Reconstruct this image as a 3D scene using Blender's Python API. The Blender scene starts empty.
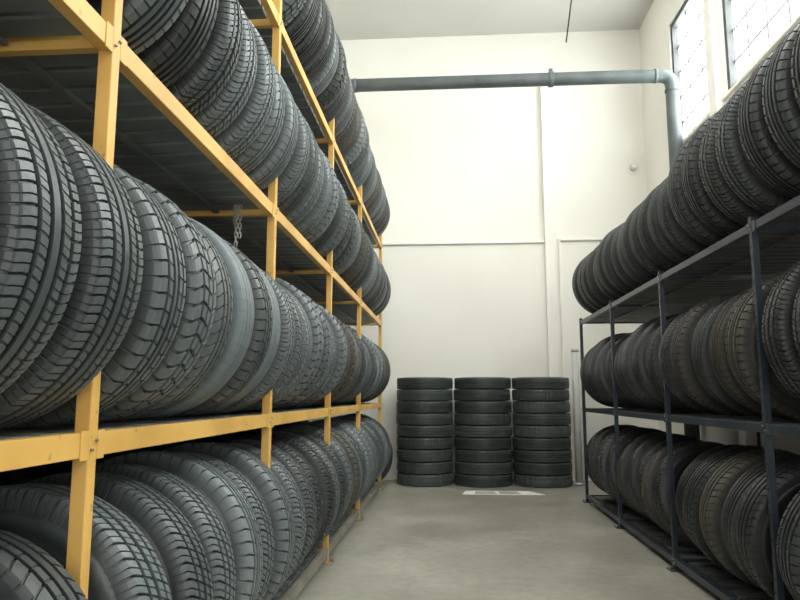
import bpy, bmesh, math, random
from mathutils import Matrix, Vector
random.seed(7)
scene = bpy.context.scene
scene.view_settings.view_transform = 'Standard'
COL = scene.collection
pi = math.pi

# ------------------------------------------------------------------ materials
def new_mat(name):
    m = bpy.data.materials.new(name); m.use_nodes = True
    nt = m.node_tree
    b = nt.nodes["Principled BSDF"]
    return m, nt, b

def noise_mat(name, c1, c2, scale=5.0, rough=0.6, metallic=0.0, bump=0.0, bump_scale=40, detail=6, lo=0.35, hi=0.65, spec=0.5, rand=0.0, worn=None, edge=None):
    m, nt, b = new_mat(name)
    tc = nt.nodes.new("ShaderNodeTexCoord")
    n = nt.nodes.new("ShaderNodeTexNoise"); n.inputs["Scale"].default_value = scale; n.inputs["Detail"].default_value = detail
    nt.links.new(tc.outputs["Object"], n.inputs["Vector"])
    r = nt.nodes.new("ShaderNodeValToRGB")
    r.color_ramp.elements[0].position = lo; r.color_ramp.elements[0].color = (*c1, 1)
    r.color_ramp.elements[1].position = hi; r.color_ramp.elements[1].color = (*c2, 1)
    nt.links.new(n.outputs["Fac"], r.inputs["Fac"])
    out = r.outputs["Color"]
    if worn:
        n3 = nt.nodes.new("ShaderNodeTexNoise"); n3.inputs["Scale"].default_value = 26; n3.inputs["Detail"].default_value = 8
        nt.links.new(tc.outputs["Object"], n3.inputs["Vector"])
        r3 = nt.nodes.new("ShaderNodeValToRGB")
        r3.color_ramp.elements[0].position = .66; r3.color_ramp.elements[0].color = (0,0,0,1)
        r3.color_ramp.elements[1].position = .72; r3.color_ramp.elements[1].color = (.7,.7,.7,1)
        nt.links.new(n3.outputs["Fac"], r3.inputs["Fac"])
        mx = nt.nodes.new("ShaderNodeMixRGB"); mx.inputs["Color2"].default_value = (*worn, 1)
        nt.links.new(r3.outputs["Color"], mx.inputs["Fac"]); nt.links.new(out, mx.inputs["Color1"])
        out = mx.outputs["Color"]
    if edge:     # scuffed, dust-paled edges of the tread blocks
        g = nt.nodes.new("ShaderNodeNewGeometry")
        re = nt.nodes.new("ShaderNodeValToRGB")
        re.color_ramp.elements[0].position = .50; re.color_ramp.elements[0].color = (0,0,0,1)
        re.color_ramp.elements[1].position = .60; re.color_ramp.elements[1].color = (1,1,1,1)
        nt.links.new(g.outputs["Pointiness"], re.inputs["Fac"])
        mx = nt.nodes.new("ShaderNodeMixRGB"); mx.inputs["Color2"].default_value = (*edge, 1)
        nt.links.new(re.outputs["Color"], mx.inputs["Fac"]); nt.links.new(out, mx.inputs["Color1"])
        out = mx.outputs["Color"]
    if rand > 0:
        oi = nt.nodes.new("ShaderNodeObjectInfo")
        mr = nt.nodes.new("ShaderNodeMapRange")
        mr.inputs["To Min"].default_value = 1 - rand; mr.inputs["To Max"].default_value = 1 + rand
        nt.links.new(oi.outputs["Random"], mr.inputs["Value"])
        hs = nt.nodes.new("ShaderNodeHueSaturation")
        nt.links.new(mr.outputs["Result"], hs.inputs["Value"])
        nt.links.new(out, hs.inputs["Color"])
        out = hs.outputs["Color"]
    nt.links.new(out, b.inputs["Base Color"])
    b.inputs["Roughness"].default_value = rough
    b.inputs["Metallic"].default_value = metallic
    b.inputs["Specular IOR Level"].default_value = spec
    if bump > 0:
        n2 = nt.nodes.new("ShaderNodeTexNoise"); n2.inputs["Scale"].default_value = bump_scale; n2.inputs["Detail"].default_value = 5
        nt.links.new(tc.outputs["Object"], n2.inputs["Vector"])
        bp = nt.nodes.new("ShaderNodeBump"); bp.inputs["Strength"].default_value = bump; bp.inputs["Distance"].default_value = 0.01
        nt.links.new(n2.outputs["Fac"], bp.inputs["Height"])
        nt.links.new(bp.outputs["Normal"], b.inputs["Normal"])
    return m

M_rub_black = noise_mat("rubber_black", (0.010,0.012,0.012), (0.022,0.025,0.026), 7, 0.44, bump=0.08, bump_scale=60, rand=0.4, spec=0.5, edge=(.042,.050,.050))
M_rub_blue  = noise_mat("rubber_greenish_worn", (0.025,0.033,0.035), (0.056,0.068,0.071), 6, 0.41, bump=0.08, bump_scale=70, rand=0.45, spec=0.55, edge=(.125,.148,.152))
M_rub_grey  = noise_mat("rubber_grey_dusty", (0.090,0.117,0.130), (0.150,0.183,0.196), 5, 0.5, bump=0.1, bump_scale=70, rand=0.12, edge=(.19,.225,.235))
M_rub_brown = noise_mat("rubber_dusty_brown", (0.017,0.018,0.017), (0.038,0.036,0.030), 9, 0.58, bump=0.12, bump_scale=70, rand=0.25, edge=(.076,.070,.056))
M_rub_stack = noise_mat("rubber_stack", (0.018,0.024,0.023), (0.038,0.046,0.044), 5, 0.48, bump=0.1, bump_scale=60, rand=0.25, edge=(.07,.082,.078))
M_yellow = noise_mat("yellow_painted_steel", (0.60,0.34,0.085), (0.81,0.49,0.135), 3, 0.42, bump=0.06, bump_scale=30, lo=.3, hi=.6, worn=(.36,.22,.09))
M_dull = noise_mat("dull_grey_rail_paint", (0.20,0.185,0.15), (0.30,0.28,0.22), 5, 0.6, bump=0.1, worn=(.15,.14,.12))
M_navy = noise_mat("navy_painted_steel", (0.018,0.026,0.038), (0.04,0.052,0.068), 6, 0.36, bump=0.05)
M_deck = noise_mat("grey_green_deck_steel", (0.12,0.135,0.13), (0.21,0.225,0.215), 6, 0.42, bump=0.1)
M_deck_dark = noise_mat("dark_deck_steel", (0.06,0.068,0.07), (0.11,0.12,0.12), 6, 0.45, bump=0.1)
M_bolt = noise_mat("zinc_bolt", (0.3,0.3,0.3), (0.45,0.44,0.42), 20, 0.35, metallic=0.9)
M_wall = noise_mat("warm_white_plaster", (0.835,0.812,0.745), (0.88,0.862,0.80), 0.8, 0.85, bump=0.12, bump_scale=6)
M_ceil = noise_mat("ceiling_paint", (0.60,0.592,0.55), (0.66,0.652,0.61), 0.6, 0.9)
M_trim = noise_mat("trim_white_paint", (0.84,0.82,0.755), (0.90,0.88,0.82), 2, 0.6)
M_pipe = noise_mat("grey_pipe_paint", (0.075,0.090,0.094), (0.112,0.130,0.133), 5, 0.5, worn=(.16,.17,.17))
M_standpipe = noise_mat("pale_standpipe", (0.50,0.52,0.50), (0.60,0.62,0.60), 7, 0.5)
M_frame = noise_mat("window_steel_frame", (0.05,0.055,0.055), (0.08,0.085,0.085), 6, 0.6)
M_muntin = noise_mat("grey_glazing_bar", (0.50,0.52,0.51), (0.58,0.60,0.59), 6, 0.6)
M_cable = noise_mat("black_cable", (0.01,0.01,0.01), (0.02,0.02,0.02), 6, 0.6)
M_chain = noise_mat("chain_steel", (0.45,0.44,0.41), (0.60,0.59,0.55), 30, 0.4, metallic=0.3)
M_paper = noise_mat("white_paper", (0.88,0.87,0.83), (0.93,0.92,0.89), 4, 0.7)
M_print = noise_mat("grey_print", (0.42,0.40,0.35), (0.52,0.49,0.43), 14, 0.7)
M_box = noise_mat("white_plastic", (0.6,0.58,0.52), (0.7,0.68,0.62), 4, 0.5)

def floor_mat():
    m, nt, b = new_mat("concrete_floor")
    tc = nt.nodes.new("ShaderNodeTexCoord")
    def noise(s, d, lo, hi, c1, c2):
        n = nt.nodes.new("ShaderNodeTexNoise"); n.inputs["Scale"].default_value = s; n.inputs["Detail"].default_value = d
        n.inputs["Roughness"].default_value = 0.65
        nt.links.new(tc.outputs["Object"], n.inputs["Vector"])
        r = nt.nodes.new("ShaderNodeValToRGB")
        r.color_ramp.elements[0].position = lo; r.color_ramp.elements[0].color = (*c1, 1)
        r.color_ramp.elements[1].position = hi; r.color_ramp.elements[1].color = (*c2, 1)
        nt.links.new(n.outputs["Fac"], r.inputs["Fac"])
        return n, r
    n1, r1 = noise(1.6, 9, 0.36, 0.64, (0.30,0.290,0.242), (0.425,0.412,0.350))
    n2, r2 = noise(16, 8, 0.36, 0.60, (0.78,0.78,0.76), (1,1,1))
    mx = nt.nodes.new("ShaderNodeMixRGB"); mx.blend_type = 'MULTIPLY'; mx.inputs["Fac"].default_value = 0.75
    nt.links.new(r1.outputs["Color"], mx.inputs["Color1"]); nt.links.new(r2.outputs["Color"], mx.inputs["Color2"])
    nt.links.new(mx.outputs["Color"], b.inputs["Base Color"])
    rr = nt.nodes.new("ShaderNodeMapRange"); rr.inputs["To Min"].default_value = 0.24; rr.inputs["To Max"].default_value = 0.46
    nt.links.new(n1.outputs["Fac"], rr.inputs["Value"]); nt.links.new(rr.outputs["Result"], b.inputs["Roughness"])
    bp = nt.nodes.new("ShaderNodeBump"); bp.inputs["Strength"].default_value = 0.10; bp.inputs["Distance"].default_value = 0.01
    nt.links.new(n2.outputs["Fac"], bp.inputs["Height"]); nt.links.new(bp.outputs["Normal"], b.inputs["Normal"])
    return m
M_floor = floor_mat()

def pane_mat():
    m, nt, b = new_mat("daylight_glass")
    tc = nt.nodes.new("ShaderNodeTexCoord")
    n = nt.nodes.new("ShaderNodeTexNoise"); n.inputs["Scale"].default_value = 1.6; n.inputs["Detail"].default_value = 2
    nt.links.new(tc.outputs["Object"], n.inputs["Vector"])
    r = nt.nodes.new("ShaderNodeValToRGB")
    r.color_ramp.elements[0].position = 0.38; r.color_ramp.elements[0].color = (0.80,0.90,0.85,1)
    r.color_ramp.elements[1].position = 0.6; r.color_ramp.elements[1].color = (0.96,0.99,1.0,1)
    nt.links.new(n.outputs["Fac"], r.inputs["Fac"])
    nt.links.new(r.outputs["Color"], b.inputs["Emission Color"])
    b.inputs["Emission Strength"].default_value = 16.0
    b.inputs["Base Color"].default_value = (0.8,0.85,0.85,1)
    b.inputs["Roughness"].default_value = 0.3
    return m
M_pane = pane_mat()

# ------------------------------------------------------------------ mesh helpers
def add_box(bm, x0, x1, y0, y1, z0, z1, mi=0):
    vs = [bm.verts.new(p) for p in ((x0,y0,z0),(x1,y0,z0),(x1,y1,z0),(x0,y1,z0),(x0,y0,z1),(x1,y0,z1),(x1,y1,z1),(x0,y1,z1))]
    for f in ((0,3,2,1),(4,5,6,7),(0,1,5,4),(1,2,6,5),(2,3,7,6),(3,0,4,7)):
        fc = bm.faces.new([vs[i] for i in f]); fc.material_index = mi

def add_cyl(bm, p0, p1, r, seg=16, mi=0, smooth=True):
    p0 = Vector(p0); p1 = Vector(p1); d = (p1-p0).normalized()
    a = d.orthogonal().normalized(); b = d.cross(a)
    r0 = [bm.verts.new(p0 + r*(a*math.cos(2*pi*i/seg)+b*math.sin(2*pi*i/seg))) for i in range(seg)]
    r1 = [bm.verts.new(p1 + r*(a*math.cos(2*pi*i/seg)+b*math.sin(2*pi*i/seg))) for i in range(seg)]
    for i in range(seg):
        j = (i+1) % seg
        f = bm.faces.new((r0[i], r0[j], r1[j], r1[i])); f.smooth = smooth; f.material_index = mi
    f = bm.faces.new(list(reversed(r0))); f.material_index = mi
    f = bm.faces.new(r1); f.material_index = mi

def extrude_profile(bm, pts, axis, a0, a1, mi=0):
    def P(p, t):
        return {'y': (p[0], t, p[1]), 'x': (t, p[0], p[1]), 'z': (p[0], p[1], t)}[axis]
    A = [bm.verts.new(P(p, a0)) for p in pts]; B = [bm.verts.new(P(p, a1)) for p in pts]
    n = len(pts)
    for i in range(n):
        j = (i+1) % n
        f = bm.faces.new((A[i], A[j], B[j], B[i])); f.material_index = mi
    f = bm.faces.new(A); f.material_index = mi
    f = bm.faces.new(list(reversed(B))); f.material_index = mi

def finish(bm, name, mats, bevel=0.0, origin=None):
    bmesh.ops.recalc_face_normals(bm, faces=bm.faces)
    me = bpy.data.meshes.new(name)
    if origin is not None:
        bmesh.ops.translate(bm, verts=bm.verts, vec=-Vector(origin))
    bm.to_mesh(me); bm.free()
    for m in mats: me.materials.append(m)
    ob = bpy.data.objects.new(name, me)
    if origin is not None: ob.location = origin
    COL.objects.link(ob)
    if bevel > 0:
        md = ob.modifiers.new("bevel", 'BEVEL'); md.width = bevel; md.segments = 2; md.limit_method = 'ANGLE'
    return ob

def tag(ob, label, cat, group=None):
    ob["label"] = label; ob["category"] = cat
    if group: ob["group"] = group

# ------------------------------------------------------------------ room
XL, XR, YB, YF, ZC = -2.16, 2.49, 8.55, -3.5, 5.69
def struct(ob): ob["kind"] = "structure"; return ob

bm = bmesh.new(); add_box(bm, XL-.2, XR+.3, YF, YB+.2, -0.15, 0.0); struct(finish(bm, "floor", [M_floor]))
bm = bmesh.new(); add_box(bm, XL-.2, XR+.3, YF, YB+.2, ZC, ZC+.15); struct(finish(bm, "ceiling", [M_ceil]))
bm = bmesh.new(); add_box(bm, XL-.2, XR+.3, YB, YB+.2, 0, ZC); struct(finish(bm, "wall_back", [M_wall]))
bm = bmesh.new(); add_box(bm, XL-.2, XL, YF, YB, 0, ZC); struct(finish(bm, "wall_left", [M_wall]))
WZ0, WZ1 = 3.65, 5.11
wins = [(6.38,7.44),(4.65,6.04),(2.95,4.30),(1.25,2.60),(-0.45,0.90)]  # last three lie out of view, added for the light of their panes
bm = bmesh.new()
add_box(bm, XR, XR+.25, YF, YB, 0, WZ0)
add_box(bm, XR, XR+.25, YF, YB, WZ1, ZC)
prev = YB
for (a, b_) in wins:
    add_box(bm, XR, XR+.25, b_, prev, WZ0, WZ1); prev = a
add_box(bm, XR, XR+.25, YF, prev, WZ0, WZ1)
struct(finish(bm, "wall_right", [M_wall]))
for i, (a, b_) in enumerate(wins):
    bm = bmesh.new()
    x0, x1 = XR+.04, XR+.09
    fw = .055
    add_box(bm, x0-.02, x1, a, a+fw, WZ0, WZ1); add_box(bm, x0-.02, x1, b_-fw, b_, WZ0, WZ1)
    add_box(bm, x0-.02, x1, a+fw, b_-fw, WZ0, WZ0+fw); add_box(bm, x0-.02, x1, a+fw, b_-fw, WZ1-fw, WZ1)
    nc = 3 if (b_-a) < 1.2 else 4
    for c in range(1, nc):
        y = a + (b_-a)*c/nc; add_box(bm, x1-.020, x1-.0065, y-.018, y+.018, WZ0+fw, WZ1-fw, 2)
    for r in range(1, 5):
        z = WZ0 + (WZ1-WZ0)*r/5; add_box(bm, x1-.019, x1-.0066, a+fw, b_-fw, z-.015, z+.015, 2)
    add_box(bm, x1-.0065, x1-.004, a+fw*.5, b_-fw*.5, WZ0+fw*.5, WZ1-fw*.5, 1)
    struct(finish(bm, "window_%d" % (i+1), [M_frame, M_pane, M_muntin]))
for i, (a, b_) in enumerate(wins):
    bm = bmesh.new(); add_box(bm, XR-.03, XR+.018, a-.04, b_+.04, WZ0-.035, WZ0-.001); struct(finish(bm, "trim_%d" % (i+1), [M_trim], .004))
bm = bmesh.new(); add_box(bm, XR-.06, XR, 6.12, 6.30, 0.0, ZC); struct(finish(bm, "trim_6", [M_trim], .006))
bm = bmesh.new(); add_box(bm, 1.20, 1.33, YB-.07, YB, 0.0, 4.95); add_box(bm, 1.37, 1.40, YB-.03, YB, 0.0, 2.94)
struct(finish(bm, "trim_7", [M_trim], .006))
bm = bmesh.new(); add_box(bm, XL, 1.20, YB-.035, YB, 2.89, 2.93); struct(finish(bm, "trim_8", [M_trim], .006))
bm = bmesh.new(); add_box(bm, 1.40, XR, YB-.035, YB, 2.91, 2.94); struct(finish(bm, "trim_9", [M_trim], .006))

# ------------------------------------------------------------------ pipes
def tube(name, pts, r, mats, flanges=(), bend=0.14):
    path = [Vector(pts[0])]
    for i in range(1, len(pts)-1):
        p = Vector(pts[i]); a = (Vector(pts[i-1])-p).normalized(); b = (Vector(pts[i+1])-p).normalized()
        s, e = p+a*bend, p+b*bend
        for k in range(9):
            t = k/8; path.append(s*(1-t)**2 + p*2*t*(1-t) + e*t**2)
    path.append(Vector(pts[-1]))
    bm = bmesh.new(); rings = []; seg = 24
    up = None
    for i, p in enumerate(path):
        d = (path[min(i+1, len(path)-1)]-path[max(i-1, 0)]).normalized()
        if up is None: up = d.orthogonal().normalized()
        up = (up - d*up.dot(d)).normalized(); sd = d.cross(up)
        rings.append([bm.verts.new(p + r*(up*math.cos(2*pi*k/seg)+sd*math.sin(2*pi*k/seg))) for k in range(seg)])
    for a, b in zip(rings, rings[1:]):
        for k in range(seg):
            f = bm.faces.new((a[k], a[(k+1)%seg], b[(k+1)%seg], b[k])); f.smooth = True
    bm.faces.new(rings[0]); bm.faces.new(list(reversed(rings[-1])))
    for (c, d, rr, ln) in flanges:
        c = Vector(c); d = Vector(d).normalized()
        add_cyl(bm, c-d*ln/2, c+d*ln/2, rr, 24)
    return finish(bm, name, mats)

PX, PY, PZ = 2.385, 7.12, 4.37
root = bpy.data.objects.new("exhaust_pipe", None); COL.objects.link(root); root.location = (PX, PY, 0)
tag(root, "grey pipe running below the ceiling and elbowing down beside a window", "pipe")
INV = Matrix.Translation((-PX, -PY, 0))
p = tube("pipe_run", [(XL+.002, PY, PZ), (PX, PY, PZ), (PX, PY, 0.0)], 0.070, [M_pipe], bend=.13,
     flanges=[((PX-.17,PY,PZ),(1,0,0),.076,.03), ((PX,PY,PZ-.17),(0,0,1),.076,.03), ((-1.0,PY,PZ),(1,0,0),.076,.04)])
p.parent = root; p.matrix_parent_inverse = INV
bm = bmesh.new()
add_cyl(bm, (1.095,PY,PZ), (1.145,PY,PZ), .084, 24)
add_box(bm, 1.10, 1.14, PY-.012, PY+.012, PZ+.07, PZ+.12)
br = finish(bm, "clamp", [M_pipe], .003); br.parent = root; br.matrix_parent_inverse = INV

sp = tube("standpipe", [(1.445, 8.08, 0.0), (1.445, 8.08, 1.53)], 0.040, [M_standpipe], flanges=[((1.445,8.08,1.52),(0,0,1),.044,.04), ((1.445,8.08,.02),(0,0,1),.05,.03)])
tag(sp, "pale grey vertical standpipe rising from the floor by the wall", "pipe")

hc = tube("hanging_cable", [(1.50,7.8,ZC),(1.42,7.8,5.15)], .008, [M_cable], bend=.1)
tag(hc, "short black cable hanging from the pale ceiling", "cable")

bm = bmesh.new(); add_cyl(bm, (2.33, YB, 3.84), (2.33, YB-.04, 3.84), .045, 24); add_cyl(bm, (2.33, YB-.04, 3.84), (2.33, YB-.06, 3.84), .028, 24, 1)
d = finish(bm, "junction_box", [M_box, M_trim], .004); tag(d, "small round white junction box fixed to the white wall", "junction box")

bm = bmesh.new()
extrude_profile(bm, [(0.12,7.28),(0.96,7.30),(0.82,7.57),(0.16,7.56)], 'z', 0.001, 0.003, 0)
extrude_profile(bm, [(0.25,7.33),(0.47,7.335),(0.46,7.51),(0.26,7.505)], 'z', 0.003, 0.0036, 1)
extrude_profile(bm, [(0.51,7.335),(0.73,7.34),(0.69,7.515),(0.50,7.51)], 'z', 0.003, 0.0036, 1)
sh = finish(bm, "paper_sheet", [M_paper, M_print]); tag(sh, "white sheet with two grey panels lying on the floor", "paper")

# ------------------------------------------------------------------ tyres
def tire_mesh(name, R, w, rim, P, ribs, lat, shear, gd=0.009, twf=.77, square=0.0):
    wh = w/2; H = R-rim; tw = wh*twf
    cols = []
    def crown(u): return R - .003*u*u - .003*u**6
    for i, (a, b, lf) in enumerate(ribs):
        n = 3 if b-a > .15 else 2
        for k in range(n):
            u = a+(b-a)*k/(n-1); cols.append((u*tw, crown(u), lf, shear(u), 0))
        if i < len(ribs)-1:
            nb = ribs[i+1][0]; e = min(.010, (nb-b)*.12)
            for u in (b+e, nb-e): cols.append((u*tw, crown(u)-gd, 0, shear(u), 0))
    s1, s0 = shear(1), shear(-1)
    lastl = ribs[-1][2]; firstl = ribs[0][2]
    q = square
    side = [(.82+.09*q,R-.012+.003*q,.9,0),(.865+.085*q,R-.021+.003*q,.8,0),(.895+.07*q,R-.033,.6,0),(.93+.045*q,R-.22*H-.017,.2,0),(.96+.015*q,R-.33*H-.006,0,1),(.985,R-.40*H,0,1),(1.0,R-.48*H,0,1),(.995,R-.57*H,0,1),
            (.965,R-.66*H,0,1),(.975,R-.675*H,0,1),(.955,R-.72*H,0,1),(.90,R-.82*H,0,1),(.905,R-.84*H,0,1),(.86,R-.93*H,0,1),(.80,R-1.0*H,0,1),(.70,R-1.02*H,0,1),(.64,R-.99*H,0,1),
            (.75,R-.84*H,0,1),(.87,R-.64*H,0,1),(.88,R-.50*H,0,1),(.74,R-.36*H-.004,0,1),(.52,R-.26*H-.004,0,1)]
    right = [(f*wh, r, l*lastl, s1, sm) for (f, r, l, sm) in side]
    left = [(-f*wh, r, l*firstl, s0, sm) for (f, r, l, sm) in side]
    loop = cols + right + [(0.0, R-.24*H-.003, 0, (s0+s1)/2, 1)] + list(reversed(left))
    nk = len(lat); N = P*nk
    verts = []; nc = len(loop)
    for c in loop:
        for p_ in range(P):
            for (fr, dp) in lat:
                th = 2*pi*(p_+fr+c[3])/P
                r = c[1] - gd*.9*dp*c[2]
                verts.append((r*math.sin(th), c[0], r*math.cos(th)))
    faces = []; smooth = []
    for c in range(nc):
        d = (c+1) % nc
        sm = bool(loop[c][4] and loop[d][4])
        for k in range(N):
            k2 = (k+1) % N
            faces.append((c*N+k, c*N+k2, d*N+k2, d*N+k)); smooth.append(sm)
    me = bpy.data.meshes.new(name); me.from_pydata(verts, [], faces)
    me.polygons.foreach_set("use_smooth", smooth); me.update()
    bm = bmesh.new(); bm.from_mesh(me); bmesh.ops.recalc_face_normals(bm, faces=bm.faces); bm.to_mesh(me); bm.free()
    me.materials.append(M_rub_black)
    return me

L4 = [(0,0),(.74,0),(.78,1),(.96,1)]
L4n = [(0,0),(.82,0),(.855,1),(.965,1)]
L8 = [(0,0),(.39,0),(.42,.7),(.465,.7),(.49,0),(.82,0),(.855,1),(.965,1)]
five = [(-1,-.68,.75),(-.51,-.28,.28),(-.09,.09,0),(.28,.51,.28),(.68,1,.75)]
VAR = []
def V(desc, R, w, rim, P, ribs, lat, shear, gd=.010, **k):
    VAR.append(dict(me=tire_mesh("tire_mesh", R, w, rim, P, ribs, lat, shear, gd, **k), R=R, w=w, desc=desc))
V("five-ribbed tread", .331, .180, .203, 56, five, L4n, lambda u: .45*math.sin(u*2.2))                                        #0
V("siped winter tread", .322, .170, .19, 54, [(-1,-.58,.8),(-.43,-.12,.5),(.12,.43,.5),(.58,1,.8)], L8, lambda u: .9*abs(u))   #1
V("smooth ribbed tread", .326, .178, .203, 64, [(-1,-.64,.3),(-.47,-.26,0),(-.08,.08,0),(.26,.47,0),(.64,1,.3)], L4n, lambda u: .2*u)  #2
V("chunky block tread", .335, .184, .19, 50, [(-1,-.56,.8),(-.39,-.07,.6),(.07,.39,.6),(.56,1,.8)], L4, lambda u: .2*math.sin(u*4), .010)  #3
V("fine slanted tread", .316, .160, .18, 70, [(-1,-.68,.75),(-.49,-.28,.4),(-.11,.11,.2),(.28,.49,.4),(.68,1,.75)], L4n, lambda u: 1.2*u, .009)     #4
V("four-groove slotted tread", .334, .206, .203, 58, [(-1,-.65,.6),(-.50,-.26,.2),(-.11,.11,0),(.26,.50,.2),(.65,1,.6)], L8, lambda u: .45*math.sin(u*2.4), .011, twf=.81)  #5
V("worn asymmetric tread", .332, .174, .203, 58, [(-1,-.52,.6),(-.35,-.07,.2),(.10,.39,0),(.56,1,.6)], L4n, lambda u: .6*u*u, .009)  #6
V("worn almost smooth tread", .334, .168, .203, 60, [(-1,-.54,.1),(-.47,-.03,0),(.03,.47,0),(.54,1,.1)], L4n, lambda u: .2*u, .005)  #7
V("deep ribbed tread", .362, .190, .203, 58, [(-1,-.66,.7),(-.47,-.26,.12),(-.08,.08,0),(.26,.47,.12),(.66,1,.7)], L4n, lambda u: .4*u, .012)  #8
V("siped ribbed tread", .352, .184, .203, 54, [(-1,-.62,.8),(-.45,-.12,.35),(.12,.45,.35),(.62,1,.8)], L8, lambda u: .6*u, .011)  #9
SV = []
def VS(desc, *a, **k):
    V(desc, *a, **k); SV.append(VAR.pop())
VS("narrow ribbed tread", .330, .134, .19, 60, five, L4n, lambda u: .4*u, .006, twf=.88, square=.85)
VS("narrow block tread", .325, .134, .19, 54, [(-1,-.5,1),(-.42,.42,.5),(.5,1,1)], L4n, lambda u: .3*abs(u), .006, twf=.88, square=.85)
VS("narrow siped tread", .328, .134, .19, 58, [(-1,-.60,.8),(-.48,-.10,.6),(.10,.48,.6),(.60,1,.8)], L8, lambda u: .8*abs(u), .006, twf=.88, square=.85)

MATS = [(M_rub_black,"black"),(M_rub_blue,"greenish-grey"),(M_rub_grey,"dusty grey"),(M_rub_brown,"brown-dusted")]
def put_tire(v, loc, lean=0, yaw=0, spin=0, mat=0, group="", where="", axis_up=False):
    ob = bpy.data.objects.new("tire", v["me"]); COL.objects.link(ob)
    ob.material_slots[0].link = 'OBJECT'
    mt = MATS[mat] if mat < 4 else (M_rub_stack, "dark grey")
    ob.material_slots[0].material = mt[0]
    if axis_up:
        ob.matrix_world = Matrix.Translation(loc) @ Matrix.Rotation(yaw,4,'X') @ Matrix.Rotation(pi/2,4,'X') @ Matrix.Rotation(spin,4,'Y')
    else:
        ob.matrix_world = Matrix.Translation(loc) @ Matrix.Rotation(yaw,4,'Z') @ Matrix.Rotation(lean,4,'X') @ Matrix.Rotation(spin,4,'Y')
    ob["label"] = "%s rubber tire, %s, %s" % (mt[1], v["desc"], where)
    ob["category"] = "tire"; ob["group"] = group
    return ob

def row(xc, zdeck, y0, y1, lean, group, where, picks, mats, rng, side, xj=.02, gap=.008, seqpick=None, drift=.02):
    y = y0; seq = []
    small = min(VAR[i]["w"] for i in picks)
    sv = [VAR[i] for i in picks if VAR[i]["w"] == small][0]
    prev_l = None; l = lean
    first = True; k = 0
    while True:
        if seqpick and k < len(seqpick): v = VAR[seqpick[k]]
        else: v = VAR[rng.choice(picks)]
        l = lean + rng.uniform(-drift, drift)
        half = v["w"]/2/math.cos(l)
        ext = v["R"]*abs(math.sin(l))
        extra = ext+.002 if first else abs(l-prev_l)*v["R"]*1.1
        if y + extra + 2*half + ext > y1:
            v = sv; half = v["w"]/2/math.cos(l); ext = v["R"]*abs(math.sin(l))
            if y + extra + 2*half + ext > y1: break
        y += extra; first = False; prev_l = l
        seq.append((v, y+half, l)); y += 2*half + gap + rng.random()*gap
        lastext = ext; k += 1
    if not seq: return
    slack = max(y1 - (y-gap) - lastext - .004, 0)
    n = len(seq)
    for i, (v, yc, l) in enumerate(seq):
        yc += slack*((i)/max(n-1, 1))*.95
        z = zdeck + v["R"]*math.cos(l) + v["w"]*.42*abs(math.sin(l)) + .001
        x = xc + rng.uniform(-xj, xj) + side*(.33 - v["R"])*.3
        mt = rng.choice(mats)
        if v is VAR[7]: mt = 2
        put_tire(v, (x, yc, z), lean=l, yaw=rng.uniform(-.006,.006), spin=rng.random()*6.28,
                 mat=mt, group=group, where=where)

# ------------------------------------------------------------------ racks
def chan(x, dirn, z0, z1, depth, t):
    return [(x,z0),(x+dirn*depth,z0),(x+dirn*depth,z0+t),(x+dirn*t,z0+t),(x+dirn*t,z1-t),(x+dirn*depth,z1-t),(x+dirn*depth,z1),(x,z1)]

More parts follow.
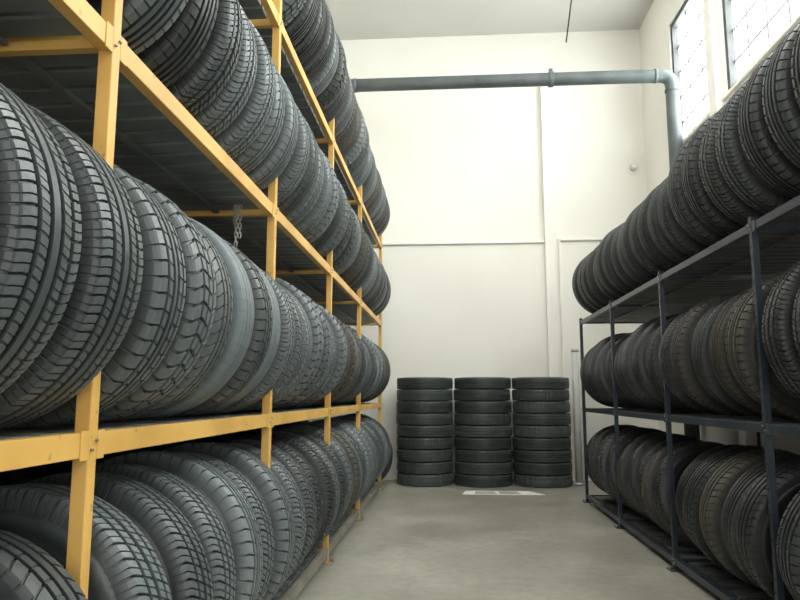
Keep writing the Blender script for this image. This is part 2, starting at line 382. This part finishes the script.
def build_rack(rootname, label, xf, inward, depth, posts, levels, bh, ps, ptop, mat, slat_pitch, slat_mat=M_deck, perforated=False, low_mat=None):
    root = bpy.data.objects.new(rootname, None); COL.objects.link(root)
    base = Vector((xf, posts[0], 0)); root.location = base
    tag(root, label, "shelving rack")
    def par(o, parent=root, pos=base):
        o.parent = parent; o.matrix_parent_inverse = Matrix.Translation(-pos); return o
    xb = xf + inward*depth
    for px, face in ((xf, -inward), (xb, inward)):
        for py in posts:
            bm = bmesh.new()
            h = ps/2
            if perforated:
                t = .004
                fx = px+face*h
                extrude_profile(bm, [(fx,py-h),(fx,py+h),(fx-face*t,py+h),(fx-face*t,py-h+t),(fx-face*ps,py-h+t),(fx-face*ps,py-h)], 'z', 0.006, ptop)
                z = .12
                while z < ptop-.03:
                    add_box(bm, fx-.0005 if face<0 else fx-.001, fx+.001 if face<0 else fx+.0005, py-.004, py+.008, z, z+.010, 1)
                    z += .05
            else:
                add_box(bm, px-h, px+h, py-h, py+h, 0.006, ptop)
            for zl in levels:
                for dy in (-.009, .009):
                    add_cyl(bm, (px+face*h, py+dy, zl-bh/2+dy), (px+face*(h+.006), py+dy, zl-bh/2+dy), .005, 6, 2, False)
            po = par(finish(bm, "post", [mat, M_cable, M_bolt], .0025 if not perforated else 0, origin=(px,py,0)))
            bm = bmesh.new(); add_box(bm, px-h-.03, px+h+.03, py-h-.03, py+h+.03, 0.0, .006)
            add_cyl(bm, (px+face*(h+.016), py+h+.014, .006), (px+face*(h+.016), py+h+.014, .02), .008, 6, 1, False)
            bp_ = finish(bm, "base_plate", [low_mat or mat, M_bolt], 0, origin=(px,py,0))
            bp_.parent = po; bp_.matrix_parent_inverse = Matrix.Translation(-Vector((px,py,0)))
    for zl in levels:
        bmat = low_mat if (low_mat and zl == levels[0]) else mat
        for ya, yb in zip(posts, posts[1:]):
            for px, face in ((xf, -inward), (xb, inward)):
                bm = bmesh.new()
                ox = px + face*(ps/2-.003)
                extrude_profile(bm, chan(ox, -face, zl-bh, zl, .03, .004), 'y', ya+ps/2+.001, yb-ps/2-.001)
                for ye, sg in ((ya+ps/2+.001, 1), (yb-ps/2-.001, -1)):
                    add_box(bm, min(ox,ox+face*.003), max(ox,ox+face*.003), min(ye,ye+sg*.03), max(ye,ye+sg*.03), zl-bh-.006, zl+.004)
                par(finish(bm, "beam", [bmat], .0015, origin=(px,(ya+yb)/2,zl)))
            bm = bmesh.new()
            xa = xf+inward*(.018); xe = xb-inward*(.018)
            x0, x1 = min(xa,xe), max(xa,xe)
            x0i, x1i = x0+.020, x1-.020
            y = ya+ps/2+.01
            while y+slat_pitch-.016 < yb-ps/2:
                yy = min(y+slat_pitch-.016, yb-ps/2-.005)
                extrude_profile(bm, [(y,zl-.0045),(y+.012,zl-.0005),(yy-.012,zl-.0005),(yy,zl-.0045),(yy,zl-.018),(yy-.006,zl-.022),(y+.006,zl-.022),(y,zl-.018)], 'x', x0i, x1i)
                y += slat_pitch
            for xx in (x0i+.2, x1i-.2):
                add_box(bm, xx-.012, xx+.012, ya+ps/2+.005, yb-ps/2-.005, zl-.032, zl-.0215)
            par(finish(bm, "shelf_deck", [slat_mat], 0, origin=((xf+xb)/2,(ya+yb)/2,zl)))
        for py in posts:
            bm = bmesh.new()
            x0, x1 = sorted((xf+inward*(ps/2+.001), xb-inward*(ps/2+.001)))
            cz = zl - bh*.8
            extrude_profile(bm, [(py-.013,cz),(py+.013,cz),(py+.013,cz+.004),(py-.009,cz+.004),(py-.009,zl-.002),(py-.013,zl-.002)], 'x', x0, x1)
            par(finish(bm, "cross_beam", [mat], .001, origin=((xf+xb)/2,py,zl)))
    return root

LP = [-0.03,1.41,2.85,4.29,5.75,7.55]; LZ = [.090,.925,1.810,2.680]
XFL = -.755
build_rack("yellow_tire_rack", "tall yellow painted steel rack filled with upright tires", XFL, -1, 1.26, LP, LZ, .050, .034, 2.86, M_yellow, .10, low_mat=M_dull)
RP = [1.67,2.97,4.27,5.57,6.87]; RZ = [.070,.885,1.730]
XFR = 1.298
build_rack("navy_tire_rack", "dark navy steel rack with three shelves of upright tires", XFR, 1, 1.06, RP, RZ, .036, .026, 1.755, M_navy, .10, slat_mat=M_deck_dark, perforated=True)

# ------------------------------------------------------------------ tyres on racks
rng = random.Random(41)
LXC = -.960
gl = ["tires on the bottom shelf of the yellow rack","tires on the second shelf of the yellow rack","tires on the third shelf of the yellow rack","tires on the top shelf of the yellow rack"]
leans = {0:[-.06,-.08,-.07,.04,.04],1:[0,.01,.02,-.02,.03],2:[.04,.04,.03,.04,-.03],3:[0,0,.04,-.03,.04]}
starts = [0.62,0.45,0.75,2.5]
for li, zl in enumerate(LZ):
    for bi in range(5):
        ya, yb = LP[bi]+.021, LP[bi+1]-.021
        if yb < starts[li]+.25: continue
        ya = max(ya, starts[li])
        picks = [0,1,2,3,6,0,2,4]; mats = [1,1,1,0,1,0]; sq = None; dr = .016
        if li == 1 and bi == 0: picks, mats = [5], [1]; ya = LP[1]-.021-.226*4-.02; dr = .003
        if li == 1 and bi == 1: sq = [0,3,6,7,0,7,1]; mats = [1,0,1,1]; picks = [0,1,4]; dr = .005
        if li == 1 and bi == 2: picks = [1,0,4,6,3]; mats = [1,1,0]
        if li == 2: mats = [1,1,0,1]; picks = [2,0,1,6,3,0]
        if li == 0: picks = [8,9,8,9]; mats = [1,0,1,1]
        if li == 0 and bi == 0: picks = [0,2,6]; mats = [0,1]; dr = .004
        if li == 3: mats = [0,0,1,0]
        if bi >= 3: mats = [1,0,3,1]
        row(LXC, zl, ya, yb, leans[li][bi], gl[li], "upright on yellow rack", picks, mats, rng, 1, xj=.012, seqpick=sq, gap=.009, drift=dr)
for bi in range(0, 5):
    row(-1.73, LZ[0], max(.75, LP[bi]+.021), LP[bi+1]-.021, 0, "tires in the rear row of the bottom shelf", "behind the front row", [8,9], [0], rng, 1, xj=.003)
gr = ["tires on the bottom shelf of the navy rack","tires on the middle shelf of the navy rack","tires on top of the navy rack"]
rleans = {0:[.14,.18,-.14,-.18],1:[-.04,.10,-.13,-.17]}
RXC = 1.57
for li, zl in enumerate(RZ):
    if li == 2: continue
    for bi in range(4):
        ya, yb = RP[bi]+.018, RP[bi+1]-.018
        if bi == 0: ya = 1.95
        if li == 1 and bi == 0: yb -= .08
        if li == 1 and bi == 2: ya += .08
        if li == 0 and bi == 1: yb -= .08
        mats = [0,0,0,0,3] if li == 0 else ([3,0,3,0] if bi == 1 else [0,0,0])
        picks = [0,1,4,6,2,1]
        if li == 1 and bi == 0: picks = [3,9]
        row(RXC, zl, ya, yb, rleans[li][bi], gr[li], "upright on navy rack", picks, mats, rng, -1, xj=.02, gap=.016, drift=.03)
row(RXC-.02, RZ[2]+.027, 1.95, 3.85, .08, gr[2], "upright on navy rack", [8,9,8], [0,0,0,0], rng, -1, xj=.010, gap=.022, drift=.012)
row(RXC-.02, RZ[2]+.027, 3.86, 6.93, .08, gr[2], "upright on navy rack", [0,1,4,1,2,4], [0,0,0,0,0,3], rng, -1, xj=.014, gap=.024, drift=.014)

# ------------------------------------------------------------------ stacks
for si, sx in enumerate((-.290, .380, 1.050)):
    for k in range(9):
        v = SV[rng.choice([0,0,1,2])]
        put_tire(v, (sx+rng.uniform(-.007,.007), 8.14+rng.uniform(-.006,.006), .068+k*.1343), spin=rng.random()*6.28, mat=4,
                 group="tires stacked flat against the back wall", where="lying flat in a stack", axis_up=True)
put_tire(VAR[0], (-.965, 7.76, .334), lean=0, spin=1, mat=0, group="tires standing on the floor at the rack end", where="standing on the floor")
put_tire(VAR[3], (-.985, 8.00, .3385), lean=0, spin=2, mat=0, group="tires standing on the floor at the rack end", where="standing on the floor")

# ------------------------------------------------------------------ chain
bm = bmesh.new()
def link(bm, c, rot, L=.016, W=.006, r=.0018):
    n, m = 16, 6; rings = []
    M = Matrix.Translation(c) @ Matrix.Rotation(rot, 4, 'Z')
    for i in range(n):
        a = 2*pi*i/n; cx, cz = W*math.cos(a), L*.5*math.sin(a) + (L*.35 if math.sin(a) > 0.01 else -L*.35 if math.sin(a) < -.01 else 0)
        nx, nz = math.cos(a), math.sin(a)
        rings.append([bm.verts.new(M @ Vector((cx+r*math.cos(b)*nx, r*math.sin(b), cz+r*math.cos(b)*nz))) for b in [2*pi*j/m for j in range(m)]])
    for i in range(n):
        A, B = rings[i], rings[(i+1)%n]
        for j in range(m):
            f = bm.faces.new((A[j], A[(j+1)%m], B[(j+1)%m], B[j])); f.smooth = True
for s_, (dx, n) in enumerate(((0,9),(.013,7),(-.011,4))):
    for k in range(n):
        link(bm, Vector((-.870+dx, 2.72+.006*s_, 1.770-.019*k)), (k % 2)*pi/2+.4*s_)
ch = finish(bm, "chain", [M_chain]); tag(ch, "short bundle of steel chain hanging under the yellow rack shelf", "chain")

# ------------------------------------------------------------------ lights
def area(name, loc, rot, sx, sy, e, col=(1,1,1)):
    l = bpy.data.lights.new(name, 'AREA'); l.shape = 'RECTANGLE'; l.size = sx; l.size_y = sy; l.energy = e; l.color = col
    o = bpy.data.objects.new(name, l); o.location = loc; o.rotation_euler = rot; COL.objects.link(o); return o
area("ceiling_fill_lamp", (0.4, 3.2, 5.60), (0,0,0), 2.2, 4.5, 160, (1,.98,.94))  # added overhead fill out of view; the ceiling has no opening here
area("front_fill_lamp", (0.3, -3.2, 2.6), (math.radians(84),0,0), 3.6, 3.6, 90, (1,.98,.95))  # added soft fill from behind the camera; no doorway is modelled

w = bpy.data.worlds.new("World"); scene.world = w; w.use_nodes = True
w.node_tree.nodes["Background"].inputs["Color"].default_value = (.96,.97,1,1)
w.node_tree.nodes["Background"].inputs["Strength"].default_value = 1.0

# ------------------------------------------------------------------ camera
cam = bpy.data.cameras.new("camera"); cam.sensor_width = 36; cam.lens = 31.05; cam.clip_start = .05
co = bpy.data.objects.new("camera", cam); COL.objects.link(co); scene.camera = co
psi, th = math.atan(49/690), math.atan(96/691.7)
co.location = (0, 0, 1.0); co.rotation_euler = (pi/2+th, 0, psi)
